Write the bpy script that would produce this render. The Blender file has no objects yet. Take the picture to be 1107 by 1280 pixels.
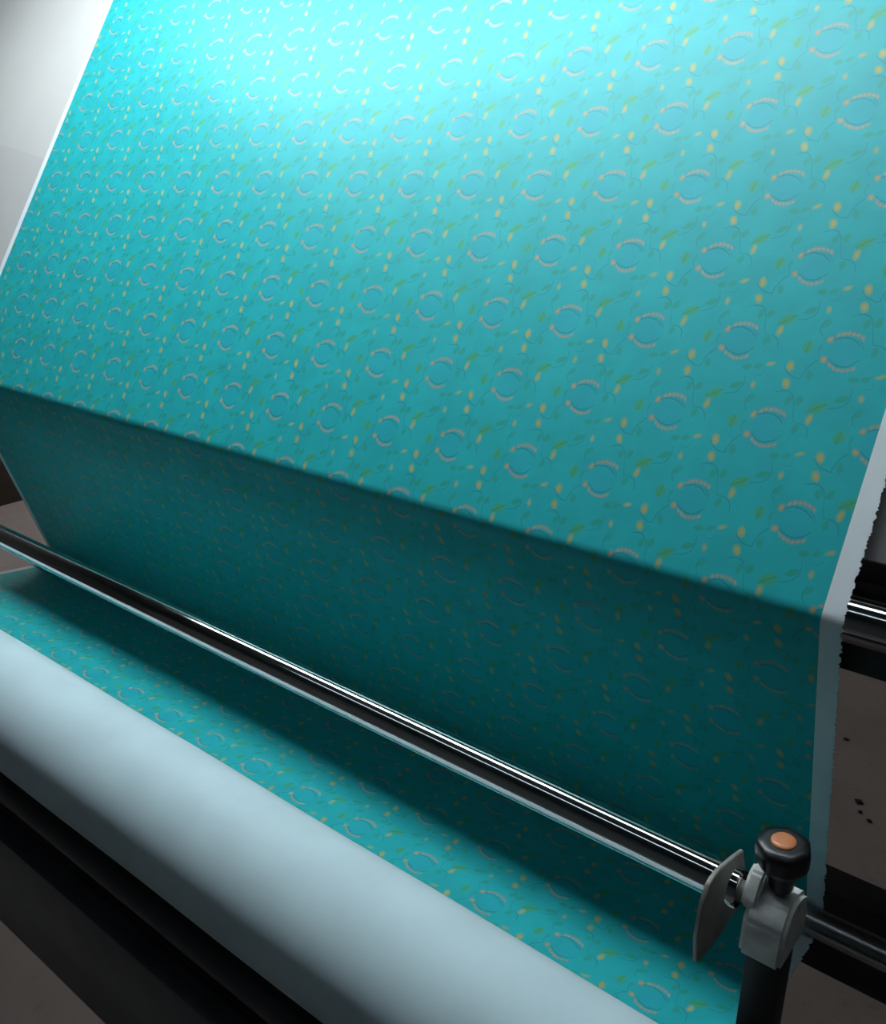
import bpy, bmesh, math, random
from mathutils import Vector, Matrix

# ------------------------------------------------------------------ camera
sc = bpy.context.scene
col = sc.collection
ZB = 1.12                      # height of the fold line of the cloth above the floor
cam_d = bpy.data.cameras.new('camera')
cam_d.sensor_fit = 'AUTO'
cam_d.sensor_width = 36.0
cam_d.lens = 1144.35 / 1280.0 * 36.0
cam_d.clip_start = 0.02
cam = bpy.data.objects.new('camera', cam_d)
col.objects.link(cam)
AX = Vector((0.77638128, 0.63026353, 0.0))                      # image right, in world axes
AY = Vector((0.21881258, -0.26954121, -0.93779987))             # image down
AZ = Vector((-0.59106105, 0.72809026, -0.34717634))             # view direction
cam.matrix_world = Matrix((
    (AX.x, -AY.x, -AZ.x, 0.16871769),
    (AX.y, -AY.y, -AZ.y, -0.701826),
    (AX.z, -AY.z, -AZ.z, 0.32889588 + ZB),
    (0, 0, 0, 1)))
sc.camera = cam

# ------------------------------------------------------------------ world and exposure
w = bpy.data.worlds.new('world')
sc.world = w
w.use_nodes = True
w.node_tree.nodes['Background'].inputs[0].default_value = (0.6, 0.75, 0.9, 1)
w.node_tree.nodes['Background'].inputs[1].default_value = 0.02
sc.view_settings.view_transform = 'Standard'
sc.view_settings.look = 'None'
sc.view_settings.exposure = 0.0
sc.view_settings.gamma = 1.0
sc.view_settings.use_curve_mapping = False
WORK_LIGHT = 23.0               # radiance of the diffuser over the inspection board
ROOM_TUBE = 2.3                # radiance of the tubes on the ceiling in front
ADDED_SIDE_LIGHT = 6.5               # radiance of the weak lamp added in line for the chrome highlights
BACK_FILL = 95.0               # radiance of the fill tubes added behind the machine to brighten the floor
if hasattr(sc, 'cycles'):
    sc.cycles.max_bounces = 6; sc.cycles.diffuse_bounces = 3; sc.cycles.glossy_bounces = 4
random.seed(7)

# ------------------------------------------------------------------ node helpers
class NT:
    def __init__(s, tree):
        s.t = tree; s.n = tree.nodes; s.l = tree.links
    def node(s, kind, **kw):
        n = s.n.new(kind)
        for k, v in kw.items(): setattr(n, k, v)
        return n
    def put(s, sock, v):
        if hasattr(v, 'is_output'): s.l.new(v, sock)
        elif v is not None: sock.default_value = v
    def math(s, op, a, b=None, c=None, clamp=False):
        n = s.node('ShaderNodeMath', operation=op); n.use_clamp = clamp
        s.put(n.inputs[0], a); s.put(n.inputs[1], b)
        if c is not None: s.put(n.inputs[2], c)
        return n.outputs[0]
    def vmath(s, op, a, b=None):
        n = s.node('ShaderNodeVectorMath', operation=op)
        s.put(n.inputs[0], a)
        if b is not None: s.put(n.inputs[1], b)
        return n.outputs['Value'] if op in ('DOT_PRODUCT', 'LENGTH') else n.outputs[0]
    def ramp(s, v, a, b, lo=0.0, hi=1.0, smooth=True):
        n = s.node('ShaderNodeMapRange')
        n.interpolation_type = 'SMOOTHSTEP' if smooth else 'LINEAR'
        s.put(n.inputs[0], v)
        for i, x in enumerate((a, b, lo, hi)): n.inputs[i + 1].default_value = x
        return n.outputs[0]
    def mix(s, f, a, b, blend='MIX'):
        n = s.node('ShaderNodeMix', data_type='RGBA', blend_type=blend)
        s.put(n.inputs['Factor'], f)
        s.put(n.inputs[6], a if hasattr(a, 'is_output') else (*a, 1))
        s.put(n.inputs[7], b if hasattr(b, 'is_output') else (*b, 1))
        return n.outputs[2]
    def noise(s, vec, scale, detail=3.0, rough=0.55):
        n = s.node('ShaderNodeTexNoise')
        if vec is not None: s.l.new(vec, n.inputs['Vector'])
        n.inputs['Scale'].default_value = scale; n.inputs['Detail'].default_value = detail
        n.inputs['Roughness'].default_value = rough
        return n.outputs[0]
    def bump(s, h, strength, dist):
        n = s.node('ShaderNodeBump')
        n.inputs['Strength'].default_value = strength; n.inputs['Distance'].default_value = dist
        s.l.new(h, n.inputs['Height'])
        return n.outputs[0]

def new_mat(name):
    m = bpy.data.materials.new(name); m.use_nodes = True
    nt = NT(m.node_tree)
    b = m.node_tree.nodes['Principled BSDF']
    return m, nt, b

def simple(name, color, rough=0.5, metal=0.0, spec=0.5, var=0.12, scale=30.0, bump=0.0, bscale=None):
    m, nt, b = new_mat(name)
    tc = nt.node('ShaderNodeTexCoord').outputs['Object']
    nz = nt.noise(tc, scale)
    lo = tuple(c * (1 - var) for c in color); hi = tuple(min(1, c * (1 + var)) for c in color)
    nt.l.new(nt.mix(nt.ramp(nz, .3, .7), lo, hi), b.inputs['Base Color'])
    b.inputs['Roughness'].default_value = rough
    b.inputs['Metallic'].default_value = metal
    b.inputs['Specular IOR Level'].default_value = spec
    if bump:
        nt.l.new(nt.bump(nt.noise(tc, bscale or scale * 4), bump, 0.002), b.inputs['Normal'])
    return m

def emitter(name, color, strength):
    m, nt, b = new_mat(name)
    b.inputs['Base Color'].default_value = (.9, .9, .9, 1)
    b.inputs['Emission Color'].default_value = (*color, 1)
    b.inputs['Emission Strength'].default_value = strength
    return m

# ------------------------------------------------------------------ the printed cloth
LA, LH, LC = 0.0919255, 0.0765490, 0.0478432      # repeat along the width, row height, shift per row
LS0, LT0 = -0.428875, 0.377080                    # one ring of the print (metres across, metres up)

def weave(nt, uv):
    """fine thread relief"""
    sx = nt.node('ShaderNodeSeparateXYZ'); nt.l.new(uv, sx.inputs[0])
    a = nt.math('SINE', nt.math('MULTIPLY', sx.outputs[0], 5200.0))
    c = nt.math('SINE', nt.math('MULTIPLY', sx.outputs[1], 5200.0))
    return nt.math('ADD', nt.math('MULTIPLY', a, .5), nt.math('MULTIPLY', c, .5))

def print_material():
    m, nt, b = new_mat('printed_teal_cotton')
    uv = nt.node('ShaderNodeUVMap').outputs[0]
    # hand drawn wobble
    wob = nt.node('ShaderNodeTexNoise'); nt.l.new(uv, wob.inputs['Vector'])
    wob.inputs['Scale'].default_value = 160.0; wob.inputs['Detail'].default_value = 2.0
    wv = nt.vmath('SCALE', nt.vmath('SUBTRACT', wob.outputs['Color'], (.5, .5, .5)))
    wv.node.inputs['Scale'].default_value = 0.0022
    p = nt.vmath('ADD', uv, wv)
    # lattice coordinates
    k = LC / LA
    i = nt.vmath('DOT_PRODUCT', nt.vmath('SUBTRACT', p, (LS0, LT0, 0)), (1 / LA, k / LH, 0))
    j = nt.vmath('DOT_PRODUCT', nt.vmath('SUBTRACT', p, (LS0, LT0, 0)), (0, -1 / LH, 0))
    cb = nt.node('ShaderNodeCombineXYZ'); nt.l.new(i, cb.inputs[0]); nt.l.new(j, cb.inputs[1])
    L = cb.outputs[0]

    def local(x, y, ang, rx, ry):
        """rotated, scaled coordinates round one motif (millimetres from the ring centre)"""
        ds, dt = x / 1000, y / 1000
        ej = -dt / LH; ei = (ds - LC * ej) / LA
        q = nt.vmath('FRACTION', nt.vmath('SUBTRACT', L, (ei - .5, ej - .5, 0)))
        q = nt.vmath('SUBTRACT', q, (.5, .5, 0))
        ca, sa = math.cos(ang), math.sin(ang)
        rx /= 1000; ry /= 1000
        # ds = LA*qi + LC*qj ; dt = -LH*qj
        lx = nt.vmath('DOT_PRODUCT', q, (LA * ca / rx, (LC * ca - LH * sa) / rx, 0))
        ly = nt.vmath('DOT_PRODUCT', q, (-LA * sa / ry, (-LC * sa - LH * ca) / ry, 0))
        return lx, ly

    GROUND = (0.016, 0.430, 0.462)
    g = nt.mix(nt.ramp(nt.noise(uv, 26.0, 4), .3, .7), tuple(c * .93 for c in GROUND), tuple(c * 1.05 for c in GROUND))
    state = {'c': g}

    OP = .74
    def paint(mask, color):
        state['c'] = nt.mix(mask, state['c'], color)
    def blob(x, y, rx, ry, deg, color, op=1.0, soft=.5, inner=None):
        lx, ly = local(x, y, math.radians(deg), rx, ry)
        r2 = nt.math('MULTIPLY_ADD', lx, lx, nt.math('MULTIPLY', ly, ly))
        paint(nt.ramp(r2, 1 - soft, 1 + soft, op * OP, 0.0), color)
        if inner: paint(nt.ramp(r2, .05, .55, op * OP * .9, 0.0), inner)
    def leaf(x, y, ln, wd, deg, color, op=.9, rib=False):
        lx, ly = local(x, y, math.radians(deg), ln, wd)
        ay = nt.math('ABSOLUTE', ly)
        f = nt.math('MULTIPLY_ADD', lx, lx, ay)
        paint(nt.ramp(f, .55, 1.3, op * OP, 0.0), color)
        if rib: paint(nt.math('MULTIPLY', nt.ramp(ay, .05, .25, .4, 0.0), nt.ramp(f, .7, 1.0, 1.0, 0.0)), (0.03, .20, .17))
    def arc(x0, y0, x1, y1, x2, y2, wd, color, op=.8, beads=0, inner=None):
        """stroke from 0 to 2 passing 1 (a parabola over the chord); beads swell its width"""
        cx, cy = (x0 + x2) / 2, (y0 + y2) / 2
        dx, dy = x2 - x0, y2 - y0
        half = math.hypot(dx, dy) / 2; ang = math.atan2(dy, dx)
        ux, uy = math.cos(ang), math.sin(ang)
        lx1 = (x1 - cx) * ux + (y1 - cy) * uy; ly1 = -(x1 - cx) * uy + (y1 - cy) * ux
        sag = ly1 / max(.15, 1 - (lx1 / half) ** 2)          # millimetres
        lx, ly = local(cx, cy, ang, half, wd)
        t = nt.math('MULTIPLY_ADD', nt.math('MULTIPLY', lx, lx), sag / wd, nt.math('SUBTRACT', ly, sag / wd))
        t = nt.math('ABSOLUTE', t)
        ends = nt.ramp(nt.math('ABSOLUTE', lx), .92, 1.05, 1.0, 0.0)
        if beads:
            bd = nt.math('ABSOLUTE', nt.math('SINE', nt.math('MULTIPLY_ADD', lx, beads * math.pi / 2, beads * math.pi / 2)))
            t = nt.math('ADD', t, nt.math('MULTIPLY', nt.math('SUBTRACT', 1.0, bd), .55))
        paint(nt.math('MULTIPLY', nt.ramp(t, .5, 1.5, op * OP, 0.0), ends), color)
        if inner: paint(nt.math('MULTIPLY', nt.ramp(t, .05, .6, op * OP * .85, 0.0), ends), inner)

    STEM = (0.016, 0.19, 0.27); BLUE = (0.02, 0.36, 0.52)
    LEAF = (0.07, 0.38, 0.10); LEAF2 = (0.025, 0.32, 0.19)
    BUD = (0.60, 0.42, 0.07); BUD2 = (0.33, 0.42, 0.16)
    CAT = (0.33, 0.30, 0.27); CAT2 = (0.56, 0.43, 0.19)
    # bluer water inside the ring of caterpillars
    blob(1, 0, 13, 11, 0, BLUE, .32, .6)
    # stems
    arc(-17.8, -9.1, -24.5, -17, -27.4, -28.1, .55, STEM)
    arc(-27.4, -28.1, -36.0, -26.5, -43.8, -18.5, .6, STEM)
    arc(-45, -43, -33, -41.0, -26.6, -51, .7, STEM)
    arc(-26.6, -51, -25.0, -58, -21.8, -68, .5, STEM, .6)
    arc(-21.9, -67.7, -13.2, -68.5, -7.5, -80, .55, STEM)
    arc(16.0, -30.5, 16.5, -41.5, 1.8, -50.8, .55, STEM, .75)
    arc(29.5, -46.7, 23.8, -54.0, 27.8, -64, .55, STEM, .7)
    arc(31.5, -22.7, 30.0, -29.0, 22.5, -29.5, .5, STEM, .5)
    arc(-19, 6, -20.5, -2, -17, -8, .5, STEM, .5)
    # leaves
    leaf(-21.7, -23.6, 5.4, 3.2, -75, LEAF2, .85)
    leaf(-31.9, -48.6, 5.2, 3.1, 80, LEAF2, .85)
    leaf(-23.0, -47.2, 5.2, 3.3, 70, LEAF2, .9)
    leaf(-6.6, -51.8, 9.6, 4.9, 33, LEAF, 1.0, True)
    leaf(-19.1, -73.2, 5.4, 3.0, 80, LEAF2, .85)
    leaf(-29.8, 2.1, 6.8, 4.6, 82, LEAF, 1.0, True)
    leaf(15.3, -23.1, 5.0, 3.2, 10, LEAF2, .9)
    leaf(24.7, -21.3, 4.6, 2.9, 30, LEAF2, .8)
    leaf(10.8, -41.0, 7.0, 3.3, 30, LEAF2, .95)
    leaf(27.3, -52.2, 6.0, 2.8, 45, LEAF2, .75)
    leaf(-19.3, 2.1, 3.8, 1.6, 75, LEAF2, .6)
    # buds
    for x, y, rx, ry, d, o in ((-39.4, -17.7, 3.5, 5.4, 12, .95), (-38.4, -33.9, 3.5, 5.0, 20, .95), (-10.1, -62.7, 2.9, 5.4, -8, .9),
                               (35.3, -17.6, 4.5, 2.2, 25, .75), (25.6, -38.9, 2.5, 4.0, 5, .65)):
        blob(x, y, rx, ry, d, BUD2, o, .55, BUD)
    # caterpillars: dark under-stroke, tail, beaded body, head
    arc(-14.7, 7.5, 1.0, 13.6, 13.4, 6.4, .8, STEM, .85)
    arc(9.5, 12.5, 14.0, 9.0, 15.5, 4.5, .55, STEM, .6)
    arc(-10.9, -6.1, 2.5, -12.6, 15.5, -4.4, .75, STEM, .85)
    arc(-9.6, 14.0, 2.0, 17.8, 14.4, 13.6, 2.3, CAT, .95, 6, CAT2)
    arc(-9.6, -10.8, 2.0, -16.2, 14.0, -12.0, 2.1, CAT, .95, 6, CAT2)
    blob(-13.3, 10.6, 2.8, 3.7, -20, CAT, .95, .5, BUD)
    blob(-13.6, -8.0, 3.1, 3.5, 30, CAT, .95, .5, BUD)
    # printed fine speckle of the ground
    sp = nt.noise(uv, 900.0, 2, .6)
    final = nt.mix(nt.ramp(sp, .35, .75, 0.0, .16), state['c'], (.07, .60, .65))
    nt.l.new(final, b.inputs['Base Color'])
    b.inputs['Roughness'].default_value = .46
    b.inputs['Specular IOR Level'].default_value = .34
    return m

def reverse_material(name, base, amp):
    m, nt, b = new_mat(name)
    uv = nt.node('ShaderNodeUVMap').outputs[0]
    f = nt.ramp(nt.noise(uv, 14.0, 4), .3, .7)
    nt.l.new(nt.mix(f, tuple(c * (1 - amp) for c in base), base), b.inputs['Base Color'])
    b.inputs['Roughness'].default_value = .75
    b.inputs['Specular IOR Level'].default_value = .25
    b.inputs['Sheen Weight'].default_value = .1
    hgt = nt.math('ADD', nt.math('MULTIPLY', weave(nt, uv), .25), nt.math('MULTIPLY', nt.noise(uv, 350.0, 3), .6))
    nt.l.new(nt.bump(hgt, .2, .0006), b.inputs['Normal'])
    return m

M = {}
M['print'] = print_material()
M['reverse'] = reverse_material('pale_blue_reverse_of_cloth', (.62, .78, .84), .06)
M['selvedge'] = reverse_material('white_selvedge', (.80, .86, .90), .05)
M['acrylic'] = simple('white_acrylic', (.57, .56, .545), .6, var=.03, scale=3)
M['acrylic_shade'] = simple('white_acrylic_shaded', (.535, .525, .52), .6, var=.03, scale=3)
M['black'] = simple('black_paint', (.012, .013, .016), .45, var=.3, scale=18, bump=.1)
M['rail'] = simple('dark_grey_paint', (.035, .036, .042), .38, var=.2, scale=18)
M['rubber'] = simple('black_rubber', (.022, .023, .027), .5, var=.2, scale=25)
M['knob'] = simple('black_plastic', (.010, .010, .013), .32, var=.2, scale=60)
M['cap'] = simple('orange_plastic', (.66, .22, .09), .3, var=.06, scale=80)
M['cast'] = simple('pale_cast_metal', (.74, .75, .72), .5, metal=.0, var=.15, scale=60, bump=.3, bscale=120)
M['plate'] = simple('grey_steel_plate', (.34, .325, .30), .5, metal=.1, var=.12, scale=45)
M['paintgrey'] = simple('grey_machine_paint', (.32, .34, .34), .45, var=.08)
M['white_metal'] = simple('white_enamel', (.8, .8, .8), .4, var=.03)
M['card'] = simple('brown_card', (.34, .24, .15), .8, var=.15)
M['lint'] = simple('dark_lint', (.02, .018, .016), .9, var=.3)
M['wall'] = simple('grey_wall_paint', (.16, .165, .17), .8, var=.06, scale=2, bump=.1, bscale=60)
M['ceil'] = simple('ceiling_paint', (.09, .095, .10), .9, var=.05, scale=2)
M['skirt'] = simple('dark_brown_skirting', (.035, .026, .022), .5, var=.2, scale=8)
M['tube'] = emitter('cool_white_diffuser', (.86, .96, 1.0), WORK_LIGHT)
M['added_side'] = emitter('added_weak_diffuser', (.86, .96, 1.0), ADDED_SIDE_LIGHT)
M['back_fill'] = emitter('warm_white_back_fill', (1.0, .93, .88), BACK_FILL)
M['tube2'] = emitter('cool_white_room_tube', (.74, .88, 1.0), ROOM_TUBE)

def chrome_mat():
    m, nt, b = new_mat('polished_chrome')
    tc = nt.node('ShaderNodeTexCoord').outputs['Object']
    mp = nt.node('ShaderNodeMapping'); nt.l.new(tc, mp.inputs[0]); mp.inputs['Scale'].default_value = (.6, 900, 900)
    nz = nt.noise(mp.outputs[0], 1.0, 2)
    b.inputs['Metallic'].default_value = 1.0
    b.inputs['Base Color'].default_value = (.62, .62, .61, 1)
    nt.l.new(nt.ramp(nz, .3, .7, .05, .12), b.inputs['Roughness'])
    return m
M['chrome'] = chrome_mat()

def steel_mat():
    m, nt, b = new_mat('brushed_stainless_steel')
    tc = nt.node('ShaderNodeTexCoord').outputs['Object']
    mp = nt.node('ShaderNodeMapping'); nt.l.new(tc, mp.inputs[0]); mp.inputs['Scale'].default_value = (3, 400, 400)
    nz = nt.noise(mp.outputs[0], 1.0, 2)
    b.inputs['Metallic'].default_value = 1.0
    nt.l.new(nt.mix(nz, (.36, .36, .37), (.46, .45, .45)), b.inputs['Base Color'])
    b.inputs['Roughness'].default_value = .28
    return m
M['steel'] = steel_mat()
M['strip'] = simple('dark_grey_gloss_paint', (.20, .195, .195), .36, var=.1, scale=6, spec=.5)

def floor_mat():
    m, nt, b = new_mat('worn_concrete_floor')
    tc = nt.node('ShaderNodeTexCoord').outputs['Object']
    a = nt.mix(nt.ramp(nt.noise(tc, 1.3, 5), .3, .7), (.27, .245, .235), (.37, .34, .335))
    c = nt.mix(nt.ramp(nt.noise(tc, 40, 4), .55, .75, 0, .35), a, (.17, .15, .14))
    nt.l.new(c, b.inputs['Base Color'])
    b.inputs['Roughness'].default_value = .6
    nt.l.new(nt.bump(nt.noise(tc, 60, 4), .15, .003), b.inputs['Normal'])
    return m
M['floor'] = floor_mat()

# ------------------------------------------------------------------ object helpers
def link(name, me, mats, parent=None):
    o = bpy.data.objects.new(name, me); col.objects.link(o)
    for mm in (mats if isinstance(mats, (list, tuple)) else [mats]): me.materials.append(M[mm])
    if parent is not None:
        o.parent = parent
        o.matrix_parent_inverse = Matrix.Translation(-parent.location)
    return o
def thing(name, loc, label, cat, group=None):
    o = bpy.data.objects.new(name, None); col.objects.link(o)
    o.location = loc; o.empty_display_size = .05
    o['label'] = label; o['category'] = cat
    if group: o['group'] = group
    return o
def tag(o, label, cat, group=None):
    o['label'] = label; o['category'] = cat
    if group: o['group'] = group
    return o
def from_bm(name, bm, mats, parent=None, smooth=True, angle=40):
    me = bpy.data.meshes.new(name)
    bmesh.ops.recalc_face_normals(bm, faces=bm.faces)
    bm.to_mesh(me); bm.free()
    if smooth:
        me.polygons.foreach_set('use_smooth', [True] * len(me.polygons))
        me.set_sharp_from_angle(angle=math.radians(angle))
    return link(name, me, mats, parent)
def box_bm(x0, x1, y0, y1, z0, z1, bev=0.0):
    bm = bmesh.new()
    bmesh.ops.create_cube(bm, size=1)
    for v in bm.verts:
        v.co = Vector(((x0 + x1) / 2 + v.co.x * (x1 - x0), (y0 + y1) / 2 + v.co.y * (y1 - y0), (z0 + z1) / 2 + v.co.z * (z1 - z0)))
    if bev: bmesh.ops.bevel(bm, geom=bm.edges[:], offset=bev, segments=2, affect='EDGES', profile=.5)
    return bm
def box(name, x0, x1, y0, y1, z0, z1, mat, parent=None, bev=.002):
    return from_bm(name, box_bm(x0, x1, y0, y1, z0, z1, bev), mat, parent)
def lathe_x(name, prof, cy, cz, mat, parent=None, seg=64):
    """prof: list of (x, r) along the machine's width axis"""
    bm = bmesh.new(); rings = []
    for x, r in prof:
        rings.append([bm.verts.new((x, cy + r * math.cos(2 * math.pi * k / seg), cz + r * math.sin(2 * math.pi * k / seg))) for k in range(seg)])
    for A, B in zip(rings, rings[1:]):
        for k in range(seg): bm.faces.new((A[k], A[(k + 1) % seg], B[(k + 1) % seg], B[k]))
    bm.faces.new(rings[0]); bm.faces.new(rings[-1])
    return from_bm(name, bm, mat, parent)
def beam_yz(name, x0, x1, p0, p1, wd, mat, parent=None, bev=.003):
    """bar of rectangular section that runs in the Y-Z plane from p0 to p1"""
    d = Vector((0, p1[0] - p0[0], p1[1] - p0[1])); ln = d.length; d.normalize()
    n = Vector((0, -d.z, d.y)); bm = box_bm(x0, x1, 0, ln, -wd / 2, wd / 2, bev)
    for v in bm.verts: v.co = Vector((v.co.x, p0[0], p0[1])) + d * v.co.y + n * v.co.z
    return from_bm(name, bm, mat, parent)
def prism_x(name, pts, x0, x1, mat, parent=None, bev=.001):
    """outline in the Y-Z plane, given thickness along X"""
    bm = bmesh.new()
    f = bm.faces.new([bm.verts.new((x0, y, z)) for y, z in pts])
    r = bmesh.ops.extrude_face_region(bm, geom=[f])
    for e in r['geom']:
        if isinstance(e, bmesh.types.BMVert): e.co.x = x1
    if bev: bmesh.ops.bevel(bm, geom=bm.edges[:], offset=bev, segments=2, affect='EDGES')
    return from_bm(name, bm, mat, parent, angle=30)

# section of the machine (Y away from the viewer, Z above the fold line); abs height = + ZB
AL = math.radians(58.21895); DE = math.radians(73.879)
Uy, Uz = math.cos(AL), math.sin(AL)              # up the board
Dy, Dz = math.cos(DE), -math.sin(DE)             # down the back sheet
RC = (0.0205, -0.0085); RR = 0.0195              # guide roller
BC = (0.1020, -0.3860); BR = 0.0145              # fold roller, hidden behind the chrome bar
TC = (-0.1537, -0.1605); TR = 0.0148             # chrome bar in front
WC = (-0.2670, -0.3000); WRR = 0.0687            # wound cloth
CF = (-0.3030, -0.3840); CB = (-0.2310, -0.3845); CR = 0.0220   # cradle rollers
TOPC_T = 1.06
XL, XR = -1.507, 0.006
TH = 0.0006

# ------------------------------------------------------------------ the room
X0, X1, Y0, Y1, H = -3.96, 2.4, -3.0, 2.7, 2.85
def struct(name, x0, x1, y0, y1, z0, z1, mat):
    o = from_bm(name, box_bm(x0, x1, y0, y1, z0, z1), mat, smooth=False); o['kind'] = 'structure'; return o
struct('floor', X0 - .1, X1 + .1, Y0 - .1, Y1 + .1, -.1, 0, 'floor')
struct('ceiling', X0 - .1, X1 + .1, Y0 - .1, Y1 + .1, H, H + .1, 'ceil')
struct('wall_left', X0 - .1, X0, Y0 - .1, Y1 + .1, 0, H, 'wall')
struct('wall_right', X1, X1 + .1, Y0 - .1, Y1 + .1, 0, H, 'wall')
struct('wall_back', X0, X1, Y1, Y1 + .1, 0, H, 'wall')
struct('wall_front', X0, X1, Y0 - .1, Y0, 0, H, 'wall')
struct('baseboard_left', X0, X0 + .02, Y0, Y1, 0, .24, 'skirt')

# ------------------------------------------------------------------ the machine
mach = thing('inspection_machine', (-.9, .3, 0), 'black and grey cloth inspection machine with a sloping white board', 'machine')
def on_board(t, off):            # point on the board: t up the slope, off behind the cloth
    return (t * Uy + off * Uz, t * Uz - off * Uy + ZB)
def slab(name, xs, off0, off1, mat, parent):
    """sheet lying in the board's plane; xs: list of (x, t) corners"""
    bm = bmesh.new()
    f = bm.faces.new([bm.verts.new((x, *on_board(t, off0))) for x, t in xs])
    r = bmesh.ops.extrude_face_region(bm, geom=[f])
    for e in r['geom']:
        if isinstance(e, bmesh.types.BMVert):
            e.co.y += (off1 - off0) * Uz; e.co.z -= (off1 - off0) * Uy
    bmesh.ops.bevel(bm, geom=bm.edges[:], offset=.0008, segments=1, affect='EDGES')
    return from_bm(name, bm, mat, parent, angle=30)
# white board; a slanting shadow is put into the lower sheet's edge and greyer colour
slab('board_sheet', [(-2.10, .47), (-.06, .20), (-.06, 1.02), (-2.10, 1.02)], .0065, .0115, 'acrylic', mach)['label'] = 'upper white sheet of the board'
slab('board_sheet', [(-2.10, .046), (-.06, .046), (-.06, .183), (-2.10, .516)], .0053, .0062, 'acrylic_shade', mach)['label'] = 'lower sheet of the board, greyed for a slanting shadow'
slab('side_panel', [(-.058, .051), (.27, .051), (.27, 1.02), (-.058, 1.02)], .010, .014, 'strip', mach)['label'] = 'dark grey painted strip beside the board'
for x0 in (-2.16, .272):
    x1 = x0 + .045
    beam_yz('side_rail', x0, x1, on_board(-.01, .012), on_board(1.10, .012), .06, 'paintgrey', mach)
    beam_yz('roller_arm', x0, x1, (RC[0] + .004, RC[1] + ZB), (BC[0], BC[1] - .03 + ZB), .05, 'black', mach)
    box('upright_post', x0, x1, .50, .57, 0.06, ZB + .78, 'black', mach, .004)
    box('foot', x0 - .01, x1 + .01, -.42, .70, 0, .06, 'black', mach, .006)
    beam_yz('cradle_arm', x0, x1, (-.285, .05), (-.267, CF[1] - .03 + ZB), .10, 'black', mach)
    box('cradle_head', x0, x1, -.345, -.19, CF[1] - .035 + ZB, CF[1] + .026 + ZB, 'black', mach, .004)
for x0 in (-1.640, .0165):
    box('bar_post', x0, x0 + .026, -.167, -.141, .02, TC[1] - .0335 + ZB, 'black', mach, .002)
    box('post_foot', x0 - .012, x0 + .038, -.20, -.11, 0, .02, 'black', mach, .003)
box('cross_beam', -2.118, .274, .058, .118, ZB - .0755, ZB + .012, 'black', mach, .003)
box('lower_cross_beam', -2.118, .274, .472, .532, ZB - .80, ZB - .652, 'black', mach, .004)
# dark front rails below the wound cloth
def rail_pt(ang, rho): a = math.radians(ang); return (-.701826 + rho * math.cos(a), .328896 + rho * math.sin(a) + ZB)
ry, rz = rail_pt(-64.45, .845)
box('front_rail', -2.118, .274, ry, ry + .03, rz - .16, rz, 'rail', mach, .0022)
box('rear_cradle_rail', -2.118, .274, -.285, -.255, ZB - .50, ZB - .44, 'black', mach, .002)

# ------------------------------------------------------------------ rollers
def roller(name, c, r, label, cat, mat, x0=-2.1142, x1=.2712, group=None):
    t = thing(name, (-.9, c[0], c[1] - r + ZB), label, cat, group)
    lathe_x('tube', [(x0 + .03, r * .93), (x0 + .032, r), (x1 - .032, r), (x1 - .03, r * .93)], c[0], c[1] + ZB, mat, t, 96)
    for a, b_ in ((x0, x0 + .03), (x1 - .03, x1)):
        lathe_x('journal', [(a, r * .5), (b_, r * .5)], c[0], c[1] + ZB, 'plate', t, 32)
    return t
roller('guide_roller', RC, RR, 'polished chrome roller the cloth folds over at the bottom of the board', 'roller', 'chrome')
roller('fold_roller', BC, BR, 'thin steel roller in the lower fold of the cloth, behind the chrome bar', 'roller', 'steel')
roller('chrome_bar', TC, TR, 'long polished chrome bar crossing in front of the shaded cloth', 'bar', 'chrome', -1.620, .0335)
roller('cradle_roller', CF, CR, 'black rubber roller showing just below the wound pale cloth', 'roller', 'rubber', group='rollers under the wound cloth')
roller('cradle_roller', CB, CR, 'black rubber roller hidden under the cloth behind the wound roll', 'roller', 'rubber', group='rollers under the wound cloth')
tp = (RC[0] + TOPC_T * Uy, RC[1] + TOPC_T * Uz)
roller('top_roller', tp, .0195, 'chrome roller at the top end of the sloping board', 'roller', 'chrome')

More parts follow.
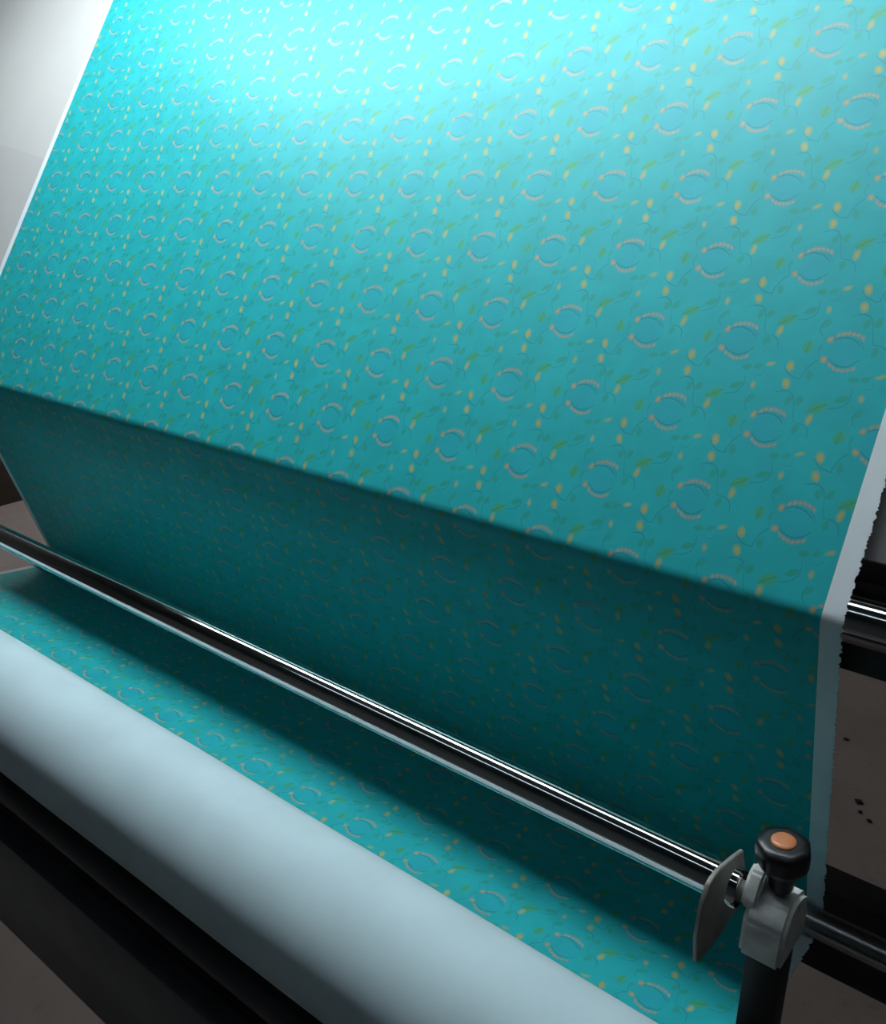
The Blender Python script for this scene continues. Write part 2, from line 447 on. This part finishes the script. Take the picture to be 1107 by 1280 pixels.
# ------------------------------------------------------------------ the cloth
def tangent_path():
    """Y-Z polyline of the cloth's printed face with arc length (t): 0 at the fold, up the board positive"""
    pts = []
    r = RR + TH + .0004
    # upper flat: tangent line to roller, direction U, on the viewer's side
    nU = (-Uz, Uy)                                  # outward normal of board
    nD = (Dz, -Dy)                                  # outward normal of the back sheet (towards the viewer, downwards)
    aU = math.atan2(nU[1], nU[0]); aD = math.atan2(nD[1], nD[0]) % (2 * math.pi)
    P0 = (RC[0] + r * nU[0], RC[1] + r * nU[1])
    # end at the top roller
    T = TOPC_T
    top_pt = (P0[0] + T * Uy, P0[1] + T * Uz)
    tc = (top_pt[0] - r * nU[0], top_pt[1] - r * nU[1])
    # hanging end behind the top roller
    seq = []
    seq.append((tc[0] + r, tc[1] - .30)); seq.append((tc[0] + r, tc[1] - .12)); seq.append((tc[0] + r, tc[1]))
    for k in range(1, 32): 
        a = aU * k / 32; seq.append((tc[0] + r * math.cos(a), tc[1] + r * math.sin(a)))
    for k in range(0, 41):
        f = 1 - k / 40; seq.append((P0[0] + T * f * Uy, P0[1] + T * f * Uz))
    i0 = len(seq) - 1
    for k in range(1, 25):
        a = aU + (aD - aU) * k / 24; seq.append((RC[0] + r * math.cos(a), RC[1] + r * math.sin(a)))
    # back sheet: straight to a tangent of the tension bar, which lies on the viewer's side of the cloth
    S = seq[-1]
    rb = BR + .0004
    def tang(S, c, r, side):
        dx, dy = c[0] - S[0], c[1] - S[1]; d = math.hypot(dx, dy); b = math.atan2(dy, dx); g = math.asin(r / d)
        a = b + side * g; L = math.sqrt(d * d - r * r)
        return (S[0] + L * math.cos(a), S[1] + L * math.sin(a)), a
    Q, a1 = tang(S, BC, rb, +1)
    for k in range(1, 21): seq.append((S[0] + (Q[0] - S[0]) * k / 20, S[1] + (Q[1] - S[1]) * k / 20))
    # under the bar to the line that leads over the rear cradle roller
    rc_ = CR + TH + .0004
    dx, dy = CB[0] - BC[0], CB[1] - BC[1]; d = math.hypot(dx, dy); b = math.atan2(dy, dx)
    g = math.asin((rb + rc_) / d)                   # inner tangent: below the bar, above the cradle roller
    ang = b - g
    nb = (math.sin(ang), -math.cos(ang))
    if nb[1] > 0: nb = (-nb[0], -nb[1])
    best = None
    for ang in (b - g, b + g):
        n = (-math.sin(ang), math.cos(ang))
        if n[1] > 0: n = (-n[0], -n[1])
        A = (BC[0] + rb * n[0], BC[1] + rb * n[1]); B = (CB[0] - rc_ * n[0], CB[1] - rc_ * n[1])
        dd = math.hypot(B[0] - A[0], B[1] - A[1])
        er = abs(((B[0] - A[0]) * n[0] + (B[1] - A[1]) * n[1]) / dd)
        if best is None or er < best[0]: best = (er, A, B, n)
    _, A, B, n = best
    q0 = math.atan2(Q[1] - BC[1], Q[0] - BC[0]); q1 = math.atan2(n[1], n[0])
    while q1 > q0: q1 -= 2 * math.pi
    for k in range(1, 31):
        a = q0 + (q1 - q0) * k / 30; seq.append((BC[0] + rb * math.cos(a), BC[1] + rb * math.sin(a)))
    for k in range(1, 17): seq.append((A[0] + (B[0] - A[0]) * k / 16, A[1] + (B[1] - A[1]) * k / 16))
    # a little further round the cradle roller, until the wound cloth takes it up
    b0 = math.atan2(-n[1], -n[0])
    for k in range(1, 5):
        a = b0 + math.radians(5) * k; seq.append((CB[0] + rc_ * math.cos(a), CB[1] + rc_ * math.sin(a)))
    s = [0.0]
    for p, q in zip(seq, seq[1:]): s.append(s[-1] + math.hypot(q[0] - p[0], q[1] - p[1]))
    ref = s[i0] + .0085                             # the virtual corner of the fold
    return [(y, z + ZB, ref - l) for (y, z), l in zip(seq, s)]
PATH = tangent_path()

def densify(path, step):
    out = []
    for (y0, z0, t0), (y1, z1, t1) in zip(path, path[1:]):
        n = max(1, int(abs(t0 - t1) / step))
        for k in range(n):
            f = k / n; out.append((y0 + (y1 - y0) * f, z0 + (z1 - z0) * f, t0 + (t1 - t0) * f))
    out.append(path[-1]); return out
def normals(path):
    ns = []
    for i in range(len(path)):
        a = path[max(0, i - 1)]; b = path[min(len(path) - 1, i + 1)]
        dy, dz = b[0] - a[0], b[1] - a[1]; l = math.hypot(dy, dz)
        ns.append((dz / l, -dy / l))                # points to the printed side
    return ns

def sheet(name, path, xcols, mats, parent, edge=None):
    """double-faced cloth strip; edge(i) gives an offset of the outermost column"""
    ns = normals(path); nx = len(xcols); verts = []; faces = []; mi = []; uvs = []
    for lay in (0, 1):
        for i, (y, z, t) in enumerate(path):
            for j, x in enumerate(xcols):
                xx = x + (edge(i, j) if edge else 0)
                verts.append((xx, y - ns[i][0] * TH * lay, z - ns[i][1] * TH * lay)); uvs.append((xx, t))
    n1 = len(path) * nx
    for i in range(len(path) - 1):
        for j in range(nx - 1):
            a, b, c, d = i * nx + j, i * nx + j + 1, (i + 1) * nx + j + 1, (i + 1) * nx + j
            faces.append((a, d, c, b)); mi.append(0)
            faces.append((n1 + a, n1 + b, n1 + c, n1 + d)); mi.append(1 if len(mats) > 1 else 0)
    for i in range(len(path) - 1):
        for j in (0, nx - 1):
            a, d = i * nx + j, (i + 1) * nx + j
            faces.append((a, d, n1 + d, n1 + a) if j else (d, a, n1 + a, n1 + d)); mi.append(1 if len(mats) > 1 else 0)
    for i in (0, len(path) - 1):
        for j in range(nx - 1):
            a, b = i * nx + j, i * nx + j + 1
            faces.append((a, b, n1 + b, n1 + a) if i == 0 else (b, a, n1 + a, n1 + b)); mi.append(1 if len(mats) > 1 else 0)
    me = bpy.data.meshes.new(name); me.from_pydata(verts, [], faces)
    me.polygons.foreach_set('material_index', mi)
    me.polygons.foreach_set('use_smooth', [True] * len(faces))
    ul = me.uv_layers.new(name='UVMap')
    buf = []
    for lp in me.loops: buf += uvs[lp.vertex_index]
    ul.data.foreach_set('uv', buf)
    me.set_sharp_from_angle(angle=math.radians(50))
    me.update()
    return link(name, me, mats, parent)

cloth = thing('printed_cloth', (-.75, .1, ZB - .41), 'teal cotton cloth printed with caterpillars, leaves and yellow buds, running over the machine', 'cloth')
XI0, XI1 = -1.4935, -0.0112
sheet('printed_field', PATH, [XI0 + (XI1 - XI0) * k / 40 for k in range(41)], ['print', 'reverse'], cloth)
dense = densify(PATH, .0012)
fray = [random.random() for _ in dense]
for k in range(1, len(fray)): fray[k] = fray[k] * .75 + fray[k - 1] * .25
slow = [math.sin(k * .021) * .4 + math.sin(k * .057 + 1) * .3 for k in range(len(dense))]
s_r = sheet('selvedge', dense, [XI1, XI1 + .006, XI1 + .013, XR], ['selvedge'], cloth,
            edge=lambda i, j: 0 if j < 3 else (fray[i] - .55) * .0030 + slow[i] * .0006)
s_r['label'] = 'frayed white selvedge at the right edge'
med = densify(PATH, .012)
s_l = sheet('selvedge', med, [XL, XL + .007, XI0], ['selvedge'], cloth)
s_l['label'] = 'straight white selvedge at the left edge'

# ------------------------------------------------------------------ wound cloth
roll = thing('cloth_roll', (-.75, WC[0], WC[1] - WRR + ZB), 'thick roll of cloth wound with its pale blue reverse outwards', 'cloth roll')
def wound():
    seg = 128; nx = 60; bm = bmesh.new(); uvl = bm.loops.layers.uv.new('UVMap')
    xs = [XL + (XR - XL) * k / nx for k in range(nx + 1)]
    rings = []
    for x in xs:
        ring = []
        for k in range(seg):
            a = 2 * math.pi * k / seg
            w_ = .00035 * math.sin(7 * x + 2 * a) + .0003 * math.sin(19 * x - a) + .00025 * math.sin(3 * a + 4 * x)
            rr = WRR - .0006 + w_
            ring.append(bm.verts.new((x, WC[0] + rr * math.cos(a), WC[1] + ZB + rr * math.sin(a))))
        rings.append(ring)
    def face(vs, us):
        f = bm.faces.new(vs)
        for lp, u in zip(f.loops, us): lp[uvl].uv = u
    for i in range(nx):
        for k in range(seg):
            k2 = (k + 1) % seg
            face((rings[i][k], rings[i][k2], rings[i + 1][k2], rings[i + 1][k]),
                 ((xs[i], WRR * 6.283 * k / seg), (xs[i], WRR * 6.283 * (k + 1) / seg), (xs[i + 1], WRR * 6.283 * (k + 1) / seg), (xs[i + 1], WRR * 6.283 * k / seg)))
    # the layered ends: concentric steps down to the core
    for e, ring, sgn in ((0, rings[0], -1), (nx, rings[nx], 1)):
        prev = ring; r = WRR - .0006; step = 0
        while r > .024:
            r2 = max(.0235, r - .0016); step += 1
            off = sgn * (.0022 * random.random() - .001)
            cur = [bm.verts.new((xs[e] + off, WC[0] + r2 * math.cos(2 * math.pi * k / seg), WC[1] + ZB + r2 * math.sin(2 * math.pi * k / seg))) for k in range(seg)]
            for k in range(seg):
                k2 = (k + 1) % seg
                face((prev[k], prev[k2], cur[k2], cur[k]), ((0, 0), (0.001, 0), (.001, .001), (0, .001)))
            prev = cur; r = r2
            if r <= .0236: break
    return from_bm('wound_cloth', bm, 'reverse', roll, angle=60)
wound()
lathe_x('core_tube', [(XL - .05, .020), (XL - .05, .0234), (XR + .05, .0234), (XR + .05, .020)], WC[0], WC[1] + ZB, 'card', roll, 48)

# ------------------------------------------------------------------ bracket with the hand knob
br = thing('bar_clamp', (.03, -.154, ZB - .194), 'clamp at the end of the chrome bar with a black hand knob capped in orange', 'clamp')
out = [(-.2027, -.1248), (-.1964, -.1233), (-.1870, -.1235), (-.1755, -.1265), (-.1571, -.1319), (-.1391, -.1382), (-.1289, -.1632), (-.1262, -.1835),
       (-.1340, -.1960), (-.1800, -.1975), (-.2090, -.1890), (-.2140, -.1640), (-.2110, -.1362)]
prism_x('bracket_plate', [(y, z + ZB) for y, z in out], -.0062, -.0030, 'plate', br, .0006)['label'] = 'grey steel plate with a rounded front'
KX, KY, KZ = .0291, -.1605, -.1017
def clamp_block():
    """pale lumpy casting that grips the bar"""
    prof = [(-.1814, -.1909), (-.1280, -.1940), (-.1289, -.1700), (-.1340, -.1530), (-.1470, -.1455), (-.1610, -.1430), (-.1710, -.1465), (-.1800, -.1600)]
    bm = bmesh.new()
    f = bm.faces.new([bm.verts.new((.0144, y, z + ZB)) for y, z in prof])
    r = bmesh.ops.extrude_face_region(bm, geom=[f])
    for e in r['geom']:
        if isinstance(e, bmesh.types.BMVert): e.co.x = .0445
    bmesh.ops.bevel(bm, geom=bm.edges[:], offset=.003, segments=3, affect='EDGES')
    return from_bm('clamp_block', bm, 'cast', br, angle=50)
clamp_block()
lug = [(-.1756, -.1556), (-.1411, -.1535), (-.1440, -.1390), (-.1540, -.1298), (-.1640, -.1312), (-.1727, -.1420)]
prism_x('clamp_lug', [(y, z + ZB) for y, z in lug], .0100, .0215, 'cast', br, .0022)
def knob():
    tilt = Matrix.Rotation(math.radians(5), 4, 'X') @ Matrix.Rotation(math.radians(-3), 4, 'Y')
    org = Vector((KX, KY, KZ + ZB))
    def rev(name, prof, mat, parent, lobes=0, amp=0.0, seg=112):
        bm = bmesh.new(); rings = []
        for r, z, a_ in prof:
            ring = []
            for k in range(seg):
                t = 2 * math.pi * k / seg
                c_ = math.cos(lobes * t + .6) if lobes else 0
                rr = r * (1 + a_ * amp * (c_ if c_ > 0 else c_ * .8))
                ring.append(bm.verts.new(org + tilt @ Vector((rr * math.cos(t), rr * math.sin(t), z))))
            rings.append(ring)
        for A, B in zip(rings, rings[1:]):
            for k in range(seg): bm.faces.new((A[k], A[(k + 1) % seg], B[(k + 1) % seg], B[k]))
        bm.faces.new(rings[0]); bm.faces.new(rings[-1])
        return from_bm(name, bm, mat, parent, angle=45)
    rev('spindle', [(.0043, -.045, 0), (.0043, -.014, 0)], 'plate', br, seg=32)
    k = rev('knob', [(.0076, -.0375, 0), (.0083, -.036, 0), (.0090, -.026, 0), (.0119, -.0200, .3), (.0162, -.0170, 1), (.0176, -.0130, 1), (.0181, -.0043, 1), (.0177, -.0007, 1), (.0160, .0016, .7), (.0122, .0024, .2), (.0094, .0026, 0)],
            'knob', br, lobes=7, amp=.032)
    rev('knob_cap', [(.0085, .0022, 0), (.0085, .0030, 0), (.0079, .0037, 0), (.005, .0042, 0), (.0014, .0043, 0)], 'cap', k, seg=48)['label'] = 'round orange cap in the middle of the knob'
knob()

# ------------------------------------------------------------------ lamps
def batten(name, x0, x1, y, z, label, tube_mat, ztop, tubes=1, hood=True, cat='lamp'):
    t = thing(name, ((x0 + x1) / 2, y, z), label, cat)
    gap = .05
    offs = [0] if tubes == 1 else [-gap / 2, gap / 2]
    # white trough open to below
    wv = .045 if tubes == 1 else .075
    hz = z + .030
    prof = [(y - wv, hz - .028), (y - wv + .02, hz), (y + wv - .02, hz), (y + wv, hz - .028), (y + wv + .003, hz - .026), (y + wv - .017, hz + .006), (y - wv + .017, hz + .006), (y - wv - .003, hz - .026)]
    prism_x('reflector', prof, x0 - .04, x1 + .04, 'white_metal', t, 0)
    box('ballast_box', x0 + .1, x1 - .1, y - .025, y + .025, hz + .004, hz + .045, 'white_metal', t, .003)
    for o in offs:
        lathe_x('fluorescent_tube', [(x0, .013), (x1, .013)], y + o, z, tube_mat, t, 12)
        for a in (x0 - .02, x1):
            lathe_x('tube_holder', [(a, .015), (a + .02, .015)], y + o, z, 'white_metal', t, 16)
    if ztop > hz + .06:
        for x in (x0 + .2, x1 - .2):
            bm = bmesh.new(); bmesh.ops.create_cone(bm, cap_ends=True, segments=12, radius1=.004, radius2=.004, depth=ztop - hz - .04, matrix=Matrix.Translation((x, y, (ztop + hz + .04) / 2)))
            from_bm('hanger_rod', bm, 'plate', t)
    return t
def work_lamp(x0, x1, y, z, label, glow):
    t = thing('work_lamp', ((x0 + x1) / 2, y, z), label, 'lamp')
    wv = .075
    box('diffuser', x0, x1, y - wv, y + wv, z - .008, z, glow, t, .001)
    prof = [(y - wv - .004, z - .010), (y - wv - .001, z - .010), (y - wv - .001, z + .001), (y + wv + .001, z + .001), (y + wv + .001, z - .010), (y + wv + .004, z - .010),
            (y + wv + .004, z + .030), (y + wv - .03, z + .055), (y - wv + .03, z + .055), (y - wv - .004, z + .030)]
    prism_x('housing', prof, x0 - .002, x1 + .002, 'white_metal', t, 0)
    for a in (x0 - .012, x1 + .002): box('end_cap', a, a + .010, y - wv - .006, y + wv + .006, z - .012, z + .057, 'white_metal', t, .002)
    for x in (x0 + .12, x1 - .12):
        bm = bmesh.new(); bmesh.ops.create_cone(bm, cap_ends=True, segments=12, radius1=.004, radius2=.004, depth=H - z - .055, matrix=Matrix.Translation((x, y, (H + z + .055) / 2)))
        from_bm('hanger_rod', bm, 'plate', t)
    return t
work_lamp(-1.72, -.24, .115, ZB + 1.0, 'long white lamp with a bright diffuser hung over the sloping board', 'tube')
work_lamp(-.20, .36, .115, ZB + 1.0, 'short weaker lamp added in line with the long one for the chrome highlights', 'added_side')  # added lamp: whitens the stripes on bar and roller, lights little else
batten('ceiling_lamp', -1.6, .9, -.95, H - .076, 'white twin tube lamp on the ceiling in front of the machine', 'tube2', H, tubes=2)
batten('ceiling_lamp', -3.7, -2.3, 1.75, H - .076, 'twin tube fill lamp added behind the machine to brighten the floor', 'back_fill', H, tubes=2)  # unseen fill light, added for the floor behind the machine

# ------------------------------------------------------------------ lint on the floor at the right
def floor_hit(px, py):
    r = Vector(AX) * (px - 553.5) + Vector(AY) * (py - 640) + Vector(AZ) * 1144.35
    o = cam.matrix_world.translation; k = -o.z / r.z
    return o + r * k
for (px, py, s, lab) in ((1057, 925, .007, 'dark scrap of lint farthest back on the concrete floor'), (1073, 1003, .010, 'largest dark scrap of lint on the concrete floor'),
                         (1075, 1016, .005, 'small round dark scrap of lint close to the largest one'), (1086, 1027, .006, 'dark scrap of lint nearest the black lower beam')):
    P = floor_hit(px, py); bm = bmesh.new()
    bmesh.ops.create_icosphere(bm, subdivisions=2, radius=1)
    for v in bm.verts:
        k = 1 + .35 * math.sin(5 * v.co.x + 3 * v.co.y + px); v.co = Vector((P.x + v.co.x * s * k, P.y + v.co.y * s * .8 * k, .003 + v.co.z * .003))
    tag(from_bm('lint_scrap', bm, 'lint'), lab, 'lint', 'lint on the floor')
